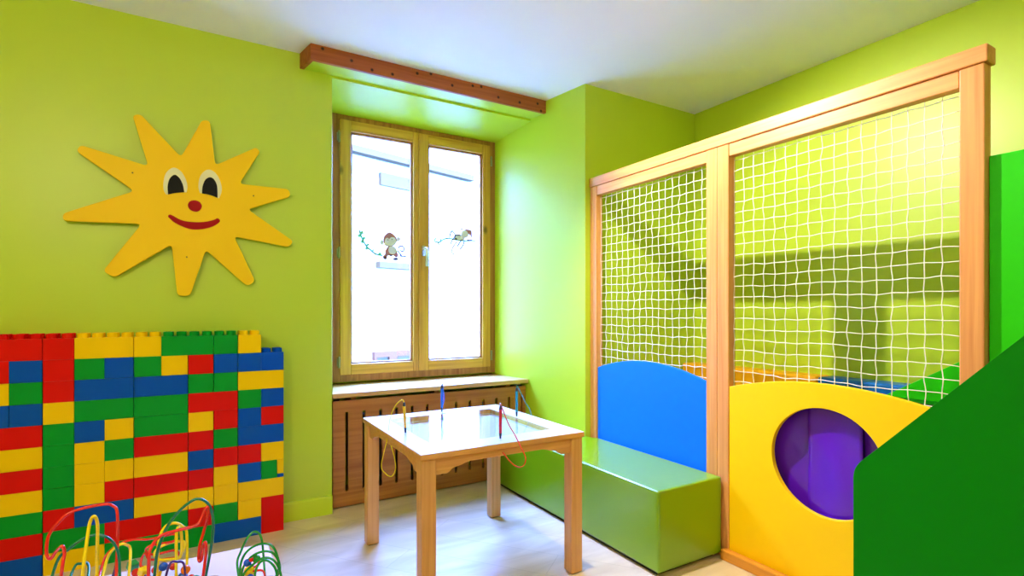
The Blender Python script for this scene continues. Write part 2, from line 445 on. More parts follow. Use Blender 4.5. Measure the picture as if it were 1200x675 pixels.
bm = bmesh.new()
prism(bm, [(.5055, 2.8735, 2.398), (1.936, 2.8735, 2.398), (1.915, 2.9995, 2.398), (.4805, 2.9995, 2.398)], (0, 0, .0795)); obj('painted_underside', bm, 'paint', tbm, 0, label='green painted underside')
o = tbm
tag(o, 'long brown knotty timber beam fixed under the ceiling above the window', 'beam')

# ------------------------------------------------------------------ wooden sun on the wall
SY = 2.962
def sz(x, y, Y=SY):            # crop coordinates of the survey
    return onY(60 + x / 2.8133, 120 + y / 2.8133, Y)
tips = [((268, 42), (294, 38)), ((497, 58), (523, 60)), ((676, 148), (689, 162)), ((784, 286), (790, 310)), ((799, 458), (784, 477)),
        ((673, 590), (646, 606)), ((458, 638), (416, 638)), ((207, 578), (170, 556)), ((38, 390), (38, 366)), ((82, 160), (96, 140))]
vals = [(428, 180), (541, 207), (620, 268), (648, 352), (603, 441), (510, 486), (397, 468), (298, 400), (274, 292), (320, 210)]
poly, rad = [], []
for (a, b), v_ in zip(tips, vals):
    for q, r_ in ((a, .02), (b, .02), (v_, .022)):
        p = sz(*q); poly.append((p.x, p.z)); rad.append(r_)
sun = empty('sun_cutout', tuple(sz(437, 638)), 'big yellow wooden sun with a smiling face on the green wall', 'wall decoration')
bm = bmesh.new()
prism(bm, [Vector((p.x, SY, p.y)) for p in round_poly(poly, rad, 5)], (0, .018, 0))
obj('rayed_body', bm, 'sun', sun, .004, seg=3)
for q in ((320, 300), (620, 300), (460, 420)):
    p = sz(*q); boxobj('spacer', p.x - .03, p.x + .03, SY + .018, YW - .0002, p.z - .02, p.z + .02, 'sun', sun, 0)
def fz(x, y): return onY(160 + x / 6.75, 180 + y / 6.75, SY)
def flat(pts, mat, name, parent, d0, th, sm=4, fn=fz):
    q = smooth_pts([fn(*p) for p in pts], sm, True) if sm else [fn(*p) for p in pts]
    bm = bmesh.new(); prism(bm, [Vector((p.x, SY - d0, p.z)) for p in q], (0, -th, 0)); return obj(name, bm, mat, parent)
def cut(top, base, n=8):        # closed outline: smooth arch + base curve, sharp at the lower corners
    a = smooth_pts([Vector((x, y, 0)) for x, y in top], 5); b = smooth_pts([Vector((x, y, 0)) for x, y in base], 4)
    return [(p.x, p.y) for p in a] + [(p.x, p.y) for p in b[1:-1]]
e1 = cut([(236, 324), (216, 290), (214, 220), (236, 150), (292, 112), (350, 140), (388, 200), (402, 260), (396, 306)], [(396, 306), (320, 309), (236, 324)])
ey = flat(e1, 'eye', 'eye', sun, -.0005, .0018, 0)
flat(cut([(250, 324), (246, 260), (262, 200), (300, 168), (338, 192), (366, 245), (378, 306)], [(378, 306), (310, 312), (250, 324)]), 'black', 'pupil', ey, .0012, .0012, 0)
e2 = cut([(500, 311), (490, 260), (500, 190), (534, 142), (580, 128), (628, 158), (662, 220), (674, 290), (654, 353)], [(654, 353), (580, 326), (500, 311)])
ey = flat(e2, 'eye', 'eye', sun, -.0005, .0018, 0)
flat(cut([(518, 316), (522, 262), (544, 208), (582, 188), (616, 208), (638, 262), (641, 351)], [(641, 351), (580, 328), (518, 316)]), 'black', 'pupil', ey, .0012, .0012, 0)
flat([(406, 412), (420, 380), (460, 370), (500, 384), (517, 418), (500, 450), (468, 461), (425, 445)], 'redlac', 'nose', sun, -.0005, .003)
flat(cut([(250, 492), (262, 483), (285, 490), (360, 528), (450, 542), (540, 540), (610, 525), (640, 512), (660, 528), (650, 548), (600, 578), (520, 598), (440, 600), (370, 580), (300, 545), (262, 512)], [(262, 512), (252, 502), (250, 492)]), 'redlac', 'mouth', sun, -.0005, .0022, 0)
for q in ((268, 232), (667, 308), (447, 510)):
    p = sz(*q); bm = bmesh.new(); cyl(bm, (p.x, SY + .001, p.z), (p.x, SY - .0015, p.z), .0035, n=12); obj('screw', bm, 'screw', sun)

# ------------------------------------------------------------------ big toy-brick wall
BW, BH, BD = .1034, .09, .1034
BX1 = .366                      # window-side end of the stack
BYF = 2.891                     # front face
def cx(c): return BX1 - (11 - c) * BW       # left edge of column c (0..10)
ROWN = ['topmost', 'second', 'third', 'fourth', 'fifth', 'sixth', 'seventh', 'eighth', 'ninth', 'tenth', 'bottom']
wide_gap = {2: .0022, 5: .0022, 7: .0022, 8: .002, 9: .002, 3: .0012}
def ordinal(n): return ['', 'first', 'second', 'third', 'fourth', 'fifth', 'sixth', 'seventh', 'eighth', 'ninth', 'tenth', 'eleventh', 'twelfth'][n]
def toy_brick(col, c, r, wd=1, hh=1, studs=False, x0=None, x1=None, z0=None, z1=None, label=None):
    """column c, row r from the top (1..11), wd columns wide, hh rows tall"""
    a = cx(c) + wide_gap.get(c, .0004) if x0 is None else x0
    b = cx(c + wd) - .0004 if x1 is None else x1
    zt = (12 - r) * BH - .0003 if z1 is None else z1
    zb = (12 - r - hh) * BH + (.0003 if r + hh < 12 else 0) if z0 is None else z0
    bm = bmesh.new()
    jy = random.uniform(-.0008, .0008)
    box(bm, a, b, BYF + jy, BYF + BD - .001, zb, zt)
    bmesh.ops.bevel(bm, geom=bm.edges[:], offset=.0009, segments=2, affect='EDGES', profile=.6)
    if studs:
        for i in range(2 * wd):
            for j in range(2):
                sx = cx(c) + BW * (.25 + .5 * i); sy = BYF + BD * (.25 + .5 * j)
                lathe(bm, (sx, sy, zt - .001), [(.0205, 0), (.0205, .019), (.0193, .021), (.014, .021), (.0135, .0195)], 20)
    o = obj('toy_brick', bm, 'brick_' + col, None)
    for p in o.data.polygons: p.use_smooth = False
    size = 'wide ' if wd == 2 else ('tall ' if hh == 2 else 'short ')
    if label is None:
        k = 11 - c - wd + 1
        if wd == 2: where = f'columns {k} and {k + 1} from the window end'
        else: where = f'column {k} from the window end'
        rn = ROWN[r - 1] + ' row' if hh == 1 else 'two bottom rows'
        label = f'{size}{col} toy brick, {rn}, {where}'
    tag(o, label, 'toy brick', 'toy bricks stacked against the green wall')
    return o
R_, G_, B_, Y_ = 'red', 'green', 'blue', 'yellow'
wall = {  # row: list of (colour, column, width)
    1: [(R_, 0, 2), (R_, 2, 1), (Y_, 3, 2), (Y_, 5, 1), (G_, 6, 2), (G_, 8, 1), (Y_, 9, 1)],
    2: [(R_, 0, 1), (B_, 1, 1), (R_, 2, 1), (G_, 3, 1), (B_, 4, 1), (G_, 5, 1), (Y_, 6, 1), (R_, 7, 1), (B_, 8, 1), (B_, 9, 1), (B_, 10, 1)],
    3: [(Y_, 0, 1), (G_, 1, 1), (R_, 2, 1), (B_, 3, 2), (B_, 5, 2), (G_, 7, 1), (G_, 8, 1), (Y_, 9, 2)],
    4: [(B_, 0, 1), (B_, 1, 1), (Y_, 2, 1), (G_, 3, 2), (G_, 5, 2), (R_, 7, 2), (G_, 9, 1), (B_, 10, 1)],
    5: [(R_, 0, 2), (G_, 2, 1), (B_, 3, 1), (Y_, 4, 1), (G_, 5, 2), (Y_, 7, 1), (R_, 8, 1), (B_, 9, 1), (R_, 10, 1)],
    6: [(Y_, 0, 2), (G_, 2, 1), (Y_, 3, 1), (G_, 4, 1), (R_, 5, 2), (R_, 7, 1), (G_, 8, 1), (B_, 9, 2)],
    7: [(R_, 0, 2), (G_, 2, 1), (Y_, 3, 1), (Y_, 4, 1), (Y_, 5, 2), (B_, 7, 1), (R_, 8, 1), (R_, 9, 1), (Y_, 10, 1)],
    8: [(Y_, 0, 2), (G_, 2, 1), (Y_, 3, 1), (R_, 4, 1), (R_, 5, 2), (R_, 7, 1), (Y_, 8, 1), (B_, 9, 1)],
    9: [(G_, 0, 2), (R_, 2, 1), (B_, 3, 2), (Y_, 5, 2), (Y_, 7, 1), (Y_, 8, 1), (Y_, 9, 2)],
    10: [(R_, 0, 2), (G_, 2, 2), (R_, 4, 2), (G_, 6, 1), (R_, 7, 1), (G_, 8, 1), (Y_, 9, 1)],
    11: [(B_, 0, 2), (Y_, 2, 2), (G_, 4, 2), (G_, 6, 2), (B_, 8, 2)],
}
for r, row in wall.items():
    for col, c, wd in row:
        st = r == 1 or (r == 2 and c == 10)
        toy_brick(col, c, r, wd, 1, st)
toy_brick(R_, 10, 10, 1, 2)
zt8, zb8 = 4 * BH, 3 * BH
toy_brick(G_, 10, 8, x1=cx(10) + .072, label='short green toy brick with a cut corner, eighth row, at the window end')
toy_brick(Y_, 10, 8, x0=cx(10) + .0735, z0=zb8 + .018, label='narrow yellow brick strip beside the green brick, eighth row, at the window end')
toy_brick(B_, 10, 8, x0=cx(10) + .0735, z1=zb8 + .0172, label='thin blue brick sliver under the narrow yellow strip at the window end')

# ------------------------------------------------------------------ activity table with pens on cords
TH = .595
tx0, tx1, ty0, ty1 = .672, 1.402, 1.772, 2.545
tb = empty('activity_table', (1.037, 2.16, 0), 'square beech children\'s table with white top and glass inset beside the bench', 'table')
gx0, gx1, gy0, gy1 = .765, 1.309, 1.885, 2.445
def ring(bm, X0, X1, Y0, Y1, a0, a1, b0, b1, z0, z1):
    prism(bm, [(X0, Y0, z0), (X1, Y0, z0), (X1, Y1, z0), (X0, Y1, z0)], (0, 0, z1 - z0), [[(a0, b0, z0), (a1, b0, z0), (a1, b1, z0), (a0, b1, z0)]])
bm = bmesh.new(); ring(bm, tx0, tx1, ty0, ty1, gx0, gx1, gy0, gy1, TH - .022, TH - .0012)
top = obj('tabletop', bm, 'tablewood', tb, .002)
bm = bmesh.new(); ring(bm, tx0 + .002, tx1 - .002, ty0 + .002, ty1 - .002, gx0, gx1, gy0, gy1, TH - .0012, TH)
obj('white_surface', bm, 'laminate', top)
bm = bmesh.new(); box(bm, gx0 + .0003, gx1 - .0003, gy0 + .0003, gy1 - .0003, TH - .004, TH - .0003); obj('glass_inset', bm, 'glass', tb)
bm = bmesh.new()
box(bm, gx0 - .006, gx1 + .006, gy0 - .006, gy1 + .006, TH - .036, TH - .03)
for q in ((gx0 - .006, gx0, gy0, gy1), (gx1, gx1 + .006, gy0, gy1), (gx0 - .006, gx1 + .006, gy0 - .006, gy0), (gx0 - .006, gx1 + .006, gy1, gy1 + .006)):
    box(bm, *q, TH - .03, TH - .0221)
obj('tray', bm, 'tray', tb)
LW = .056
for (lx, ly) in ((tx0 + .006, ty0 + .006), (tx1 - .006 - LW, ty0 + .006), (tx0 + .006, ty1 - .006 - LW), (tx1 - .006 - LW, ty1 - .006 - LW)):
    lg = boxobj('leg', lx, lx + LW, ly, ly + LW, .004, TH - .0222, 'tableleg', tb, .004)
    boxobj('foot_pad', lx + .008, lx + LW - .008, ly + .008, ly + LW - .008, 0, .0038, 'dark', lg, 0)
def apron(p0, p1, nrm):
    """rail with shaped brackets at each end"""
    p0, p1 = Vector(p0), Vector(p1); d = (p1 - p0); L = d.length; d.normalize()
    prof = [(0, -.062), (.045, -.062), (.055, -.058), (.066, -.048), (.08, -.043), (.10, -.040), (.12, -.034), (.14, -.030)]
    low = prof + [(L - x, z) for x, z in prof[::-1]]
    pts = [p0 + Vector((0, 0, 0)), p0 + d * L] 
    loop = [p0 + d * x + Vector((0, 0, z)) for x, z in low] + [p0 + d * L, p0]
    bm = bmesh.new(); prism(bm, loop, Vector(nrm) * .018); obj('apron', bm, 'tablewood', tb, .0015)
az = TH - .0222
apron((tx0 + .0065 + LW, ty0 + .016, az), (tx1 - .0065 - LW, ty0 + .016, az), (0, 1, 0))
apron((tx0 + .0065 + LW, ty1 - .034, az), (tx1 - .0065 - LW, ty1 - .034, az), (0, 1, 0))
apron((tx0 + .016, ty0 + .0065 + LW, az), (tx0 + .016, ty1 - .0065 - LW, az), (1, 0, 0))
apron((tx1 - .034, ty0 + .0065 + LW, az), (tx1 - .034, ty1 - .0065 - LW, az), (1, 0, 0))
bp_ = Vector((1.012, 2.07, TH - .0185))
bm = bmesh.new(); ball(bm, bp_, .011); tag(obj('marble', bm, 'pen_teal', None, smooth=True), 'blue-green marble lying in the tray under the table glass', 'marble')

def pen(name, base, L, mat, label, cord, cordmat, lean=(0, 0)):
    base = Vector(base); t = empty('magnet_pen', base, label, 'pen', 'pens standing in the activity table')
    ax = Vector((lean[0], lean[1], 1)).normalized()
    def seg(a, b, r0, r1, m, nm, par=t):
        bm = bmesh.new(); cyl(bm, base + ax * a, base + ax * b, r0, r1, 14); return obj(nm, bm, m, par, smooth=False)
    seg(0, .022, .0035, .0058, 'pen_black', 'tip', t)
    seg(.022, L * .88, .0058, .0066, mat, 'barrel')
    cp = seg(L * .88, L, .0066, .004, 'pen_black', 'cap')
    bm = bmesh.new(); tube(bm, cord, .0022, 8, 8); obj('cord', bm, cordmat, t, smooth=True)
yb = Vector((.742, 2.135, TH + .0005)); top_ = yb + Vector((-.006, .0, .128))
pen('y', yb, .128, 'pen_yellow', 'yellow pen upright on the white table border, looped by a yellow cord',
    [top_, atZ(471, 468.5, 2.215), atZ(463, 476, 2.22), atZ(457.5, 490, 2.23), atZ(453.5, 515, 2.25), atZ(447, 545, 2.26), atZ(452, 555, 2.25), atZ(459, 558, 2.24), atZ(463.5, 549, 2.24), atZ(462, 535, 2.24), atZ(458.5, 523, 2.245), Vector((.70, 2.2, TH - .06))], 'w_yellow', (-.047, 0))
rb = Vector((1.035, 1.845, TH + .0005)); rt = rb + Vector((.0012, 0, .132))
pen('r', rb, .132, 'pen_red', 'red pen standing upright near the front edge of the glass',
    [rt, atZ(586.5, 472.5, 2.17), atZ(590, 482, 2.14), atZ(596, 497, 2.08), atZ(603, 509, 2.03), atZ(610, 523, 1.99), atZ(616, 537, 1.96), atZ(613, 546, 1.96), atZ(606, 547, 1.97), atZ(598, 541, 1.99), atZ(590, 531, 2.02), Vector((1.02, 1.80, TH - .045))], 'w_red', (.009, 0))
bb = Vector((1.057, 2.49, TH + .0005)); bt = bb + Vector((0, 0, .135))
pen('b', bb, .135, 'pen_blue', 'blue pen standing upright at the window side of the table',
    [bt, bt + Vector((.006, .008, .006)), bt + Vector((.014, .016, -.02)), bt + Vector((.020, .02, -.08)), Vector((1.077, 2.55, TH - .01)), Vector((1.07, 2.56, TH - .10)), Vector((1.06, 2.54, TH - .05))], 'pen_blue')
tp = Vector((1.325, 2.2, TH + .0005)); tt_ = tp + Vector((0, 0, .138))
pen('t', tp, .138, 'pen_teal', 'teal pen standing upright at the bench side of the table',
    [tt_, tt_ + Vector((.006, .004, .006)), tt_ + Vector((.026, -.0, -.03)), tt_ + Vector((.05, -.0, -.075)), Vector((1.405, 2.2, TH + .015)), Vector((1.412, 2.2, TH - .08)), Vector((1.40, 2.18, TH - .05))], 'pen_teal')

# ------------------------------------------------------------------ upholstered bench following the alcove wall
bn = empty('upholstered_bench', (1.8, 2.2, 0), 'long green vinyl bench between the table and the blue panel', 'bench')
BX0 = 1.63
fp = [(BX0, 1.572), (2.026, 1.572), (2.026, 2.43), (2.003, 2.46), (1.912, 2.985), (BX0, 2.985)]
bm = bmesh.new(); prism(bm, [(x, y, .018) for x, y in fp], (0, 0, .342))
o = obj('cushion_block', bm, 'vinyl', bn, .010, seg=3)
bm = bmesh.new()                # piping along the seam of the top
tube(bm, [(BX0 + .003, 1.575, .355), (2.02, 1.575, .355)], .0025, 6, 0)
tube(bm, [(BX0 + .002, 1.576, .02), (BX0 + .002, 1.576, .352)], .0018, 6, 0)
obj('seam_piping', bm, 'vinyl', bn)
bm = bmesh.new(); prism(bm, [(x, y, 0) for x, y in ((BX0 + .02, 1.6), (2.0, 1.6), (2.0, 2.4), (1.89, 2.96), (BX0 + .02, 2.96))], (0, 0, .0178))
obj('plinth', bm, 'dark', bn)

# ------------------------------------------------------------------ play frame with nets and panels
FX = 2.035; FT = 1.908
pf = empty('play_house', (FX, 1.58, 0), 'beech play house frame with white nets above blue and yellow panels', 'play frame')
for (y0, y1) in ((2.460, 2.518), (1.6055, 1.666), (1.545, 1.6045), (.6485, .711)):
    boxobj('post', FX, FX + .05, y0, y1, 0, FT - .054, 'beech', pf, .004)
boxobj('top_cap', FX - .006, FX + .060, .640, 2.5185, FT - .0535, FT, 'beechy', pf, .004)
for (y0, y1) in ((1.667, 2.459), (.712, 1.544)):
    boxobj('top_rail', FX + .003, FX + .045, y0, y1, FT - .109, FT - .054, 'beechy', pf, .003)
boxobj('base_rail', FX - .036, FX - .001, .652, 1.560, 0, .045, 'base_rail', pf, .004)
def arch(y0, y1, ze, zp, n=24):
    return [(y0 + (y1 - y0) * i / n, ze + (zp - ze) * (1 - (2 * i / n - 1) ** 2)) for i in range(n + 1)]
bm = bmesh.new()
pts = [(1.6675, .02)] + [(2.4585, .02)] + arch(2.4585, 1.6675, .772, .838)
prism(bm, [Vector((FX + .010, y, z)) for y, z in pts], (.018, 0, 0)); obj('blue_panel', bm, 'blue_panel', pf, .002)
bm = bmesh.new()
pts = [(.7125, .02), (1.5435, .02)] + arch(1.5435, .7125, .768, .828)
hole = [Vector((FX + .004, 1.128 + .212 * math.cos(2 * PI * i / 64), .527 + .207 * math.sin(2 * PI * i / 64))) for i in range(64)]
prism(bm, [Vector((FX + .004, y, z)) for y, z in pts], (.022, 0, 0), [hole]); obj('yellow_panel', bm, 'yellow_panel', pf, .002)
def knot(bm, p, r):
    v = [bm.verts.new(p + Vector(d) * r) for d in ((1, 0, 0), (0, 1, 0), (-1, 0, 0), (0, -1, 0), (0, 0, 1), (0, 0, -1))]
    for a, b in ((0, 1), (1, 2), (2, 3), (3, 0)):
        bm.faces.new((v[a], v[b], v[4])); bm.faces.new((v[b], v[a], v[5]))
def net(y0, y1, z0, z1, cell, label):
    bm = bmesh.new(); nx = round((y1 - y0) / cell); nz = round((z1 - z0) / cell)
    X = FX + .034
    rnd = random.Random(nx * 7 + int(y0 * 100))
    P = {}
    for i in range(nx + 1):
        for j in range(nz + 1):
            e = 0 if (i in (0, nx) or j == 0) else 1
            sag = .006 * math.sin(i * .9) * (j / nz) * 1.2
            P[i, j] = Vector((X + rnd.uniform(-.003, .003), y0 + (y1 - y0) * i / nx + e * (rnd.uniform(-.0018, .0018) + (.0014 if (i + j) % 2 else -.0014)),
                              z1 - (z1 - z0) * j / nz + (rnd.uniform(-.0015, .0015) + (.0014 if (i + j) % 2 else -.0014) + sag * .5)))
    for i in range(nx + 1):
        tube(bm, [P[i, j] for j in range(nz + 1)], .0016, 6, 3)
    for j in range(nz + 1):
        tube(bm, [P[i, j] for i in range(nx + 1)], .0016, 6, 3)
    for i in range(nx + 1):
        for j in range(nz + 1): knot(bm, P[i, j], .003)
        if i % 1 == 0: tube(bm, [P[i, 0], Vector((X, P[i, 0].y, FT - .112))], .0012, 5, 0)
    n_ = obj('net', bm, 'cord_white', pf, smooth=True, label=label)
    return n_
net(1.672, 2.455, .74, 1.782, .0465, 'white cord net above the blue panel')
net(.718, 1.540, .74, 1.782, .0475, 'white cord net above the yellow panel')

# curtain behind the round hole
ct = empty('strip_curtain', (2.12, 1.13, .1), 'purple vinyl strip curtain hanging behind the round hole', 'curtain')
def strip(y0, y1, x, ph):
    bm = bmesh.new(); n, m_ = 14, 18; V = {}
    for side in (0, 1):
        for i in range(n + 1):
            for j in range(m_ + 1):
                y = y0 + (y1 - y0) * i / n; z = .76 - .70 * j / m_
                dx = .006 * math.sin(i / n * PI * 2.2 + ph) * (.4 + .6 * j / m_) + .003 * math.sin(j * .9 + i * .5 + ph)
                V[side, i, j] = bm.verts.new((x + dx + side * .0025, y, z))
    for i in range(n):
        for j in range(m_):
            bm.faces.new((V[0, i, j], V[0, i + 1, j], V[0, i + 1, j + 1], V[0, i, j + 1]))
            bm.faces.new((V[1, i, j], V[1, i, j + 1], V[1, i + 1, j + 1], V[1, i + 1, j]))
    for i in range(n):
        for j in (0, m_): bm.faces.new((V[0, i, j], V[1, i, j], V[1, i + 1, j], V[0, i + 1, j]))
    for j in range(m_):
        for i in (0, n): bm.faces.new((V[0, i, j], V[0, i, j + 1], V[1, i, j + 1], V[1, i, j]))
    return obj('strip', bm, 'purple', ct, smooth=True)
strip(1.21, 1.42, 2.108, .3); strip(1.015, 1.216, 2.088, 1.7); strip(.80, 1.03, 2.118, 3.1)
boxobj('header_rail', 2.0835, 2.150, .79, 1.43, .762, .785, 'dark', ct, .002)
# dark tunnel hood behind the curtain
tn = empty('crawl_tunnel', (2.4, 1.13, 0), 'dark crawl tunnel behind the purple curtain', 'tunnel')
bm = bmesh.new(); box(bm, 2.16, 2.70, .735, .755, 0, .70); box(bm, 2.16, 2.70, 1.44, 1.46, 0, .70); box(bm, 2.16, 2.70, .735, 1.46, .70, .72); box(bm, 2.68, 2.70, .755, 1.44, 0, .70)
obj('tunnel_shell', bm, 'stairs', tn)

# padded ledge along the wall inside the play house
def pad(y0, y1, mat, label):
    bm = bmesh.new(); box(bm, 2.832, 2.965, y0, y1, 0, .757)
    tag(obj('padded_ledge', bm, mat, None, .012, seg=3), label, 'padded ledge')
pad(1.604, 2.518, 'orange_pad', 'orange padded ledge along the wall behind the nets')
pad(.62, 1.600, 'blue_pad', 'blue padded ledge along the wall behind the nets, next to the orange one')

# slide inside the play house: two boards and a chute
sd = empty('play_slide', (2.55, .9, 0), 'bright green slide board sloping up behind the net over the yellow panel', 'slide')
def slideboard(x):
    bm = bmesh.new()
    pts = [(1.36, 0), (1.36, .60), (1.33, .652), (.854, .955), (.50, 1.18), (.10, 1.36), (-.30, 1.36), (-.30, 0)]
    prism(bm, [Vector((x, y, z)) for y, z in pts], (.018, 0, 0)); return obj('side_board', bm, 'tower', sd, .003)
slideboard(2.72)
slideboard(2.795)
bm = bmesh.new(); prism(bm, [Vector((2.739, y, z)) for y, z in ((1.3, .5), (.8, .83), (.1, 1.2), (-.28, 1.2), (-.28, 1.17), (.08, 1.17), (.8, .80), (1.3, .47))], (.055, 0, 0)); obj('chute', bm, 'yellow_panel', sd, .002)

# ------------------------------------------------------------------ tower board and stair
bm = bmesh.new(); box(bm, FX + .026, FX + .046, -1.2, .6465, 0, 1.574)
tag(obj('tower_panel', bm, 'tower', None, .003), 'bright green upright board joined to the end post of the beech frame', 'panel')
st = empty('play_stairs', (1.75, .3, 0), 'dark green sloping stair board in front of the yellow panel', 'stairs')
pts = [(.802, 0), (.802, .660), (.44, 1.048), (.14, 1.36), (-.9, 1.36), (-.9, 0)]
rr = round_poly(pts, [.001, .03, .02, .05, .05, .001], 6)
bm = bmesh.new(); prism(bm, [Vector((1.60, p.x, p.y)) for p in rr], (.022, 0, 0)); obj('side_board', bm, 'stairs', st, .0022, seg=3)
for i in range(5):
    y1 = .74 - .19 * i
    boxobj('step', 1.623, 1.985, y1 - .24, y1, .16 * (i + 1) - .03 + .02, .16 * (i + 1) + .02, 'beechy', st, .004)
boxobj('riser_board', 1.96, 1.985, -.3, .64, 0, .17, 'stairs', st, .002)

# ------------------------------------------------------------------ low table with bead mazes, in front of the brick wall
LT = .45
lt = empty('low_table', (-.3, 1.3, 0), 'low pale pink table carrying the bead mazes, in front of the brick wall', 'table')
boxobj('tabletop', -.85, .166, 1.02, 1.640, LT - .025, LT, 'low_table', lt, .004)
for (x, y) in ((-.82, 1.05), (.095, 1.05), (-.82, 1.565), (.095, 1.565)):
    boxobj('leg', x, x + .045, y, y + .045, 0, LT - .0255, 'tableleg', lt, .004)
BASE = {}
def maze(loc, base_pts, label):
    t = empty('bead_maze', loc, label, 'bead maze'); BASE[t] = (min(p[0] for p in base_pts) + .01, max(p[0] for p in base_pts) - .01, min(p[1] for p in base_pts) + .01, max(p[1] for p in base_pts) - .01)
    bm = bmesh.new(); prism(bm, [Vector((p.x, p.y, LT + .0005)) for p in round_poly(base_pts, .03, 6)], (0, 0, .022))
    obj('base', bm, 'tablewood', t, .004); return t
def wire(t, pts, col, r=.0026, ends=(True, True)):
    """bent wire given by bearing, drop and range; open ends run down into the base"""
    p = [atZ(*q) for q in pts]
    x0, x1, y0, y1 = BASE[t]
    foot = lambda q: Vector((min(max(q.x, x0), x1), min(max(q.y, y0), y1), LT + .02))
    if ends[0]: p[0] = foot(p[0])
    if ends[1]: p[-1] = foot(p[-1])
    bm = bmesh.new(); tube(bm, p, r * 1.12, 8, 6)
    obj('wire', bm, 'w_' + col, t, smooth=True, label=col + ' wire')
def bead(t, q, r, col, cube=False):
    c = atZ(*q); bm = bmesh.new()
    if cube:
        box(bm, -r, r, -r, r, -r, r); bmesh.ops.rotate(bm, verts=bm.verts[:], matrix=Matrix.Rotation(.6, 3, 'Z') @ Matrix.Rotation(.35, 3, 'X'))
        bmesh.ops.translate(bm, vec=c, verts=bm.verts[:]); o = obj('bead', bm, 'w_' + col, t, r * .25, label=col + ' cube bead')
    else:
        ball(bm, c, r); o = obj('bead', bm, 'w_' + col, t, smooth=True, label=col + ' ball bead')
k = 1.20
mz = maze((-.13, 1.32, LT), [(-.31, 1.19), (.045, 1.19), (.045, 1.455), (-.31, 1.455)], 'large bead maze with looping red, green and yellow wires, in front of the brick wall')
wire(mz, [(54, 678, 1.13), (66, 660, 1.13), (80, 644, 1.14), (96, 632, 1.15), (112, 627, 1.16), (126, 630, 1.17), (136, 641, 1.18), (140, 660, 1.18), (141, 690, 1.18)], 'teal')
wire(mz, [(83, 682, 1.22), (86, 667, 1.22), (95, 660.5, 1.23), (104, 664, 1.24), (111, 680, 1.25)], 'teal')
wire(mz, [(92, 680, 1.10), (98, 662, 1.11), (101, 640, 1.12), (105, 614, 1.13), (110, 605, 1.13), (114, 613, 1.14), (114, 640, 1.15), (113, 685, 1.15)], 'yellow', .003)
wire(mz, [(66, 680, 1.10), (73, 664, 1.10), (75.5, 649, 1.11), (73, 640, 1.11), (66, 646, 1.12), (59, 655, 1.12), (54.5, 648, 1.12), (57, 628, 1.13), (68, 613, 1.14), (80, 602, 1.15), (98, 595.5, 1.17), (122, 591, 1.19), (133, 593, 1.2), (137.5, 602, 1.2), (137.5, 640, 1.2), (138, 690, 1.2)], 'red', .0029)
wire(mz, [(118, 690, 1.24), (119, 665, 1.24), (126, 649, 1.25), (140, 638, 1.26), (155, 632.5, 1.27), (172, 632, 1.27), (184, 630, 1.25), (205, 626, 1.24), (204, 634, 1.24), (178, 639, 1.26), (171, 645, 1.28), (180, 650, 1.27), (205, 645, 1.25), (206, 653, 1.25), (178, 656, 1.27), (172, 651, 1.28)], 'red', .0026, (True, False))
wire(mz, [(172, 651, 1.28), (170, 648, 1.28), (166, 655, 1.28), (165, 663, 1.27), (171, 667, 1.26), (184, 668, 1.25)], 'red', .0026, (False, True))
wire(mz, [(122, 690, 1.23), (123, 664, 1.23), (129, 648, 1.24), (139, 639, 1.25), (147, 638, 1.26), (153, 647, 1.27), (155, 666, 1.27)], 'yellow', .0028)
wire(mz, [(179, 690, 1.15), (183, 655, 1.15), (190, 630, 1.16), (200, 611, 1.17), (213, 596, 1.18), (228, 585.5, 1.19), (240, 587, 1.2), (248, 599, 1.21), (249.5, 625, 1.22), (244, 660, 1.22), (239, 690, 1.22)], 'teal', .0028)
wire(mz, [(174, 690, 1.12), (174.5, 655, 1.12), (178, 640, 1.13), (188, 628, 1.14), (206, 622, 1.16), (226, 617, 1.18), (234, 612, 1.19), (239, 600, 1.2), (243, 594, 1.2), (244, 603, 1.21), (239, 622, 1.21), (234, 640, 1.2), (233, 656, 1.2), (236, 656, 1.19), (238, 640, 1.19), (241, 636, 1.18), (241, 652, 1.18), (235, 690, 1.18)], 'red', .003)
wire(mz, [(184, 690, 1.2), (185, 650, 1.21), (187, 630, 1.22), (194, 617, 1.23), (205, 613, 1.24), (214, 617, 1.25), (219, 627, 1.26), (219, 665, 1.26)], 'yellow', .0029)
wire(mz, [(206.5, 690, 1.16), (206.5, 650, 1.17), (207, 624, 1.18), (210, 617.5, 1.19), (212.5, 626, 1.2), (212.5, 650, 1.2), (205, 655, 1.2), (188, 656, 1.22), (181, 650, 1.23), (186, 642, 1.24), (200, 636, 1.25), (216, 635, 1.25), (214, 647, 1.24), (208, 654, 1.23), (192, 660, 1.22), (184, 668, 1.21)], 'yellow', .0028)
wire(mz, [(188, 680, 1.15), (198, 663, 1.15), (208, 658.5, 1.16), (216, 663, 1.17), (217, 672, 1.18)], 'purple', .0022)
wire(mz, [(127, 680, 1.2), (134, 669, 1.2), (136, 658, 1.2), (135, 690, 1.2)], 'purple', .0022)
wire(mz, [(162, 682, 1.12), (170, 674, 1.12), (182, 675, 1.13)], 'purple', .0022)
for q, r, col, cb in (((155.5, 663, 1.27), .0098, 'green', True), ((159.5, 671, 1.25), .0095, 'red', False), ((168.5, 670, 1.2), .0090, 'yellow', True), ((191.5, 664, 1.2), .0095, 'blue', False),
                      ((182, 668, 1.21), .008, 'red', False), ((217.5, 667.5, 1.18), .0098, 'orange', False), ((203, 664, 1.22), .008, 'red', False), ((214, 676, 1.18), .010, 'blue', False),
                      ((224, 678, 1.15), .0085, 'red', False), ((229, 680, 1.14), .0105, 'green', False), ((131, 683, 1.2), .011, 'blue', False)):
    bead(mz, q, r, col, cb)
